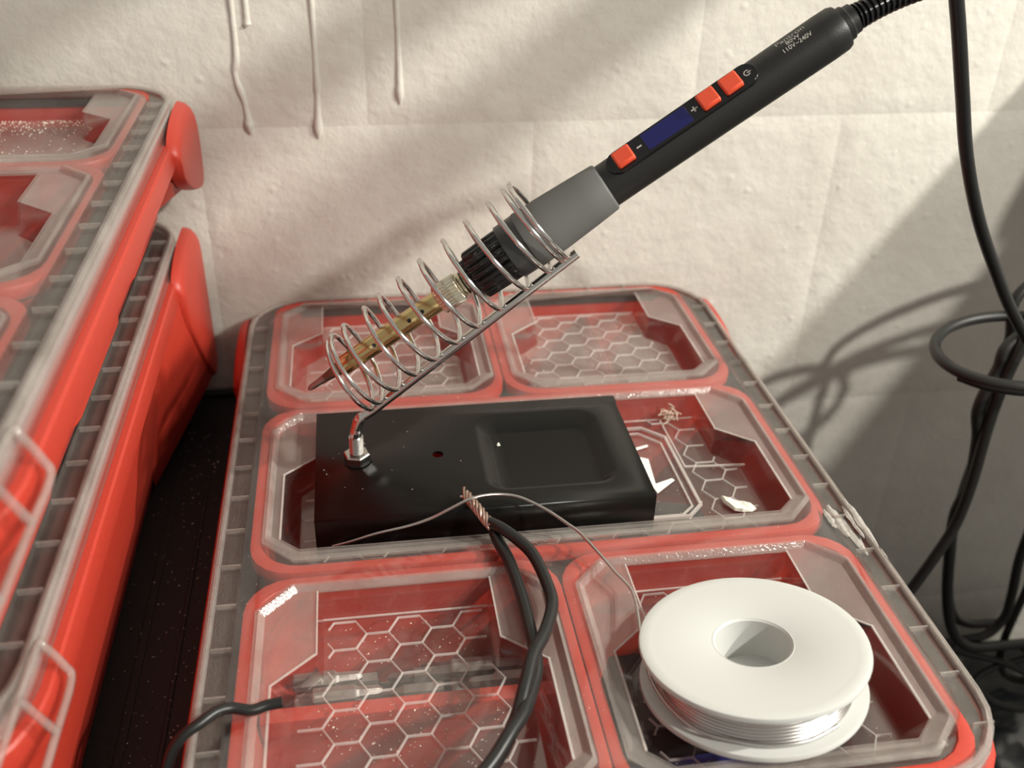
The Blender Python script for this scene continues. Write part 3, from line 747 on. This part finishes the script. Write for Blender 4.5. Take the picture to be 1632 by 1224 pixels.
# dust specks: far too many to count
def dust(name, n, region, z, label, smin, smax, seed):
    rg = random.Random(seed); b = B()
    for i in range(n):
        x, y, zz = region(rg)
        s_ = rg.uniform(smin, smax) * (1 if rg.random() > .06 else 1.9)
        a = rg.uniform(0, 2)
        vs = [(x + s_*math.cos(a + k*2.1), y + s_*math.sin(a + k*2.1), zz) for k in range(3)] + [(x, y, zz + s_*.8)]
        b.add(vs, [(0, 1, 3), (1, 2, 3), (2, 0, 3), (0, 2, 1)])
    o = build(name, b, 'dust', None, (0, OY, z)); tag(o, label, 'dust', None, 'stuff')
def reg_floor(rg):
    i = rg.choice((0, 1, 2, 2, 3, 3, 3, 4, 4)); x0, x1, y0, y1 = POCK[i]
    return rg.uniform(x0+24, x1-24) if rg.random() < .6 else rg.uniform(x0+14, x1-14), y0 + 16 + (y1-y0-62)*rg.random() if rg.random() < .75 else rg.uniform(y1-34, y1-9), FZ + .02
def reg_floor2(rg):
    while True:
        p = reg_floor(rg)
        if not (X0 - 1 < p[0] < X1 + 2 and 300 < p[1] < 380): 
            if all(inside((p[0]+a, p[1]), [q[:2] for q in pocket_loops(k)[3]]) for k in [next((k for k in POCK if k[0] < p[0] < k[1] and k[2] < p[1] < k[3]), POCK[0])] for a in (-.3, .3)): return p
def reg_top(rg):
    k = rg.random()
    if k < .5: return rg.uniform(-114, 114), rg.choice((393.5, 281, 169.5)) + rg.uniform(-5, 5), .02
    if k < .7: return rg.uniform(-3.5, 3.5), rg.choice((rg.uniform(176, 276), rg.uniform(400, 498))), .02
    return rg.choice((-111.5, 112.5)) + rg.uniform(-2, 2), rg.uniform(180, 480), .02
def reg_chest(rg): return rg.uniform(-186, -126) if rg.random() < .3 else rg.gauss(-150, 9), 150 + 330*rg.random()**1.3, -64.55
dust('dust_specks', 900, reg_floor2, 0, 'pale dust specks in the lid pockets', .10, .30, 1)
dust('dust_specks', 260, reg_top, 0, 'pale dust specks on the ridges of the main lid', .08, .2, 2)
dust('dust_specks', 420, reg_chest, -65, 'pale dust specks on the black tool chest', .12, .4, 5)
def reg_base(rg): return rg.uniform(X0+2, -24), rg.uniform(YB0+3, YB1-3), ZT + .02
def reg_up(rg): return -271.5 + rg.uniform(8, 88), 492 - 22*rg.random()**1.6 if rg.random() < .6 else rg.uniform(418, 490), 117.5 + FZ + .02
dust('dust_specks', 500, reg_up, 104, 'brownish sawdust in the back pocket of the top left organizer', .15, .5, 11)
dust('dust_specks', 14, reg_base, 5, 'few dust specks on the black stand base', .15, .35, 9)

# ================================================================== CABLES AT THE RIGHT
def cable(name, pts, r, label, group=None, n=10, m='cable'):
    b = B(); tube(b, catmull(pts, n), r, 12); c = pts[len(pts)//2]
    o = build(name, b, m, None, c, smooth=60); return tag(o, label, 'cable', group)
coil = []
for k in range(0, 27):
    a = math.radians(200 + 20*k); coil.append((264 + 43*math.cos(a), 396 + 36*math.sin(a), 4 + .10*k + 4*math.cos(a)))
cable('coiled_cable', coil, 2.9, 'black cable coiled in a loop at the right edge', n=6)
cable('hanging_cable', [(470, 452, 20), (390, 436, 36), (320, 416, 34), (276, 403, 18), (266.4, 400, 6.7), (260.8, 398, -14.4), (258.1, 396, -40.6), (257.8, 394, -76.7), (255.2, 393, -104.5), (247.3, 392, -128.3), (237.7, 392, -153.8), (226, 392, -176), (205, 392, -215)], 3.1, 'black cable swinging leftmost towards the organizer edge')
cable('hanging_cable', [(470, 440, -6), (400, 432, 14), (320, 418, 24), (265.5, 405, 6.9), (258, 402, -9.6), (252.4, 400, -31.1), (257.6, 400, -51.5), (261.2, 400, -81.3), (258.6, 400, -103.1), (263.1, 400, -131.4), (272.7, 402, -168.6), (286.8, 405, -202.1), (307.2, 410, -223.7), (341.8, 420, -237.4), (383.3, 430, -250)], 3.3, 'black cable crossing the others and curving right above the bag')
cable('hanging_cable', [(470, 470, 30), (400, 458, 42), (330, 442, 40), (281.5, 432, 20.1), (280.5, 428, -7.6), (279.4, 426, -37.9), (279, 424, -78.6), (277.2, 422, -112.9), (280.8, 422, -151.7), (290.4, 424, -185.4), (302.3, 427, -211.3), (320.8, 432, -227.1), (350, 438, -236)], 3.0, 'straight black cable hanging behind the looped one')
cable('hanging_cable', [(470, 462, -10), (400, 446, 0), (346, 428, -14), (326, 421, -60), (328.6, 420, -126), (329.2, 420, -160.8), (333.5, 420, -192.8), (334.1, 420, -212), (324.9, 420, -226), (307.7, 420, -228.3), (290, 424, -236)], 3.0, 'black cable bending left at the far right edge')
cable('hanging_cable', [(470, 470, -50), (400, 450, -50), (362, 436, -80), (354.7, 430, -130), (352.4, 430, -193.4), (350.7, 430, -223.8), (350, 430, -244), (352.6, 430, -262), (358, 426, -274), (368, 418, -272), (372, 420, -258), (362, 428, -248)], 2.6, 'thin black cable curling into a small loop on the bag')
cable('hanging_cable', [(300, 436, -244), (322, 428, -250), (348, 418, -254), (366, 404, -262), (352, 392, -268), (330, 398, -266), (322, 412, -262), (340, 420, -258), (372, 424, -256), (400, 430, -256)], 2.4, 'thin black cable lying in a curl on the glossy bag', m='pvc')
bagb = B(); vs = []; fs = []; nx, ny = 40, 30
for j in range(ny + 1):
    for i in range(nx + 1):
        x = 190 + 330*i/nx; y = 300 + 205*j/ny; u_ = (i/nx - .5)*2; v_ = (j/ny - .5)*2
        edge = max(0, 1 - max(abs(u_)**6, abs(v_)**6))
        z = -419 + edge*(132 + 16*noise.noise(Vector((x*.03, y*.03, 0))) + 9*abs(noise.noise(Vector((x*.08, y*.05, 4)))))
        vs.append((x, y, z))
for j in range(ny):
    for i in range(nx): a = j*(nx+1)+i; fs.append((a, a+1, a+nx+2, a+nx+1))
bagb.add(vs, fs); bagb.add([(190, 300, -420), (520, 300, -420), (520, 505, -420), (190, 505, -420)], [(0, 3, 2, 1)])
tag(build('plastic_bag', bagb, 'bag', None, (355, 402, -420), smooth=180), 'glossy black plastic bag under the tangled cables', 'bag')
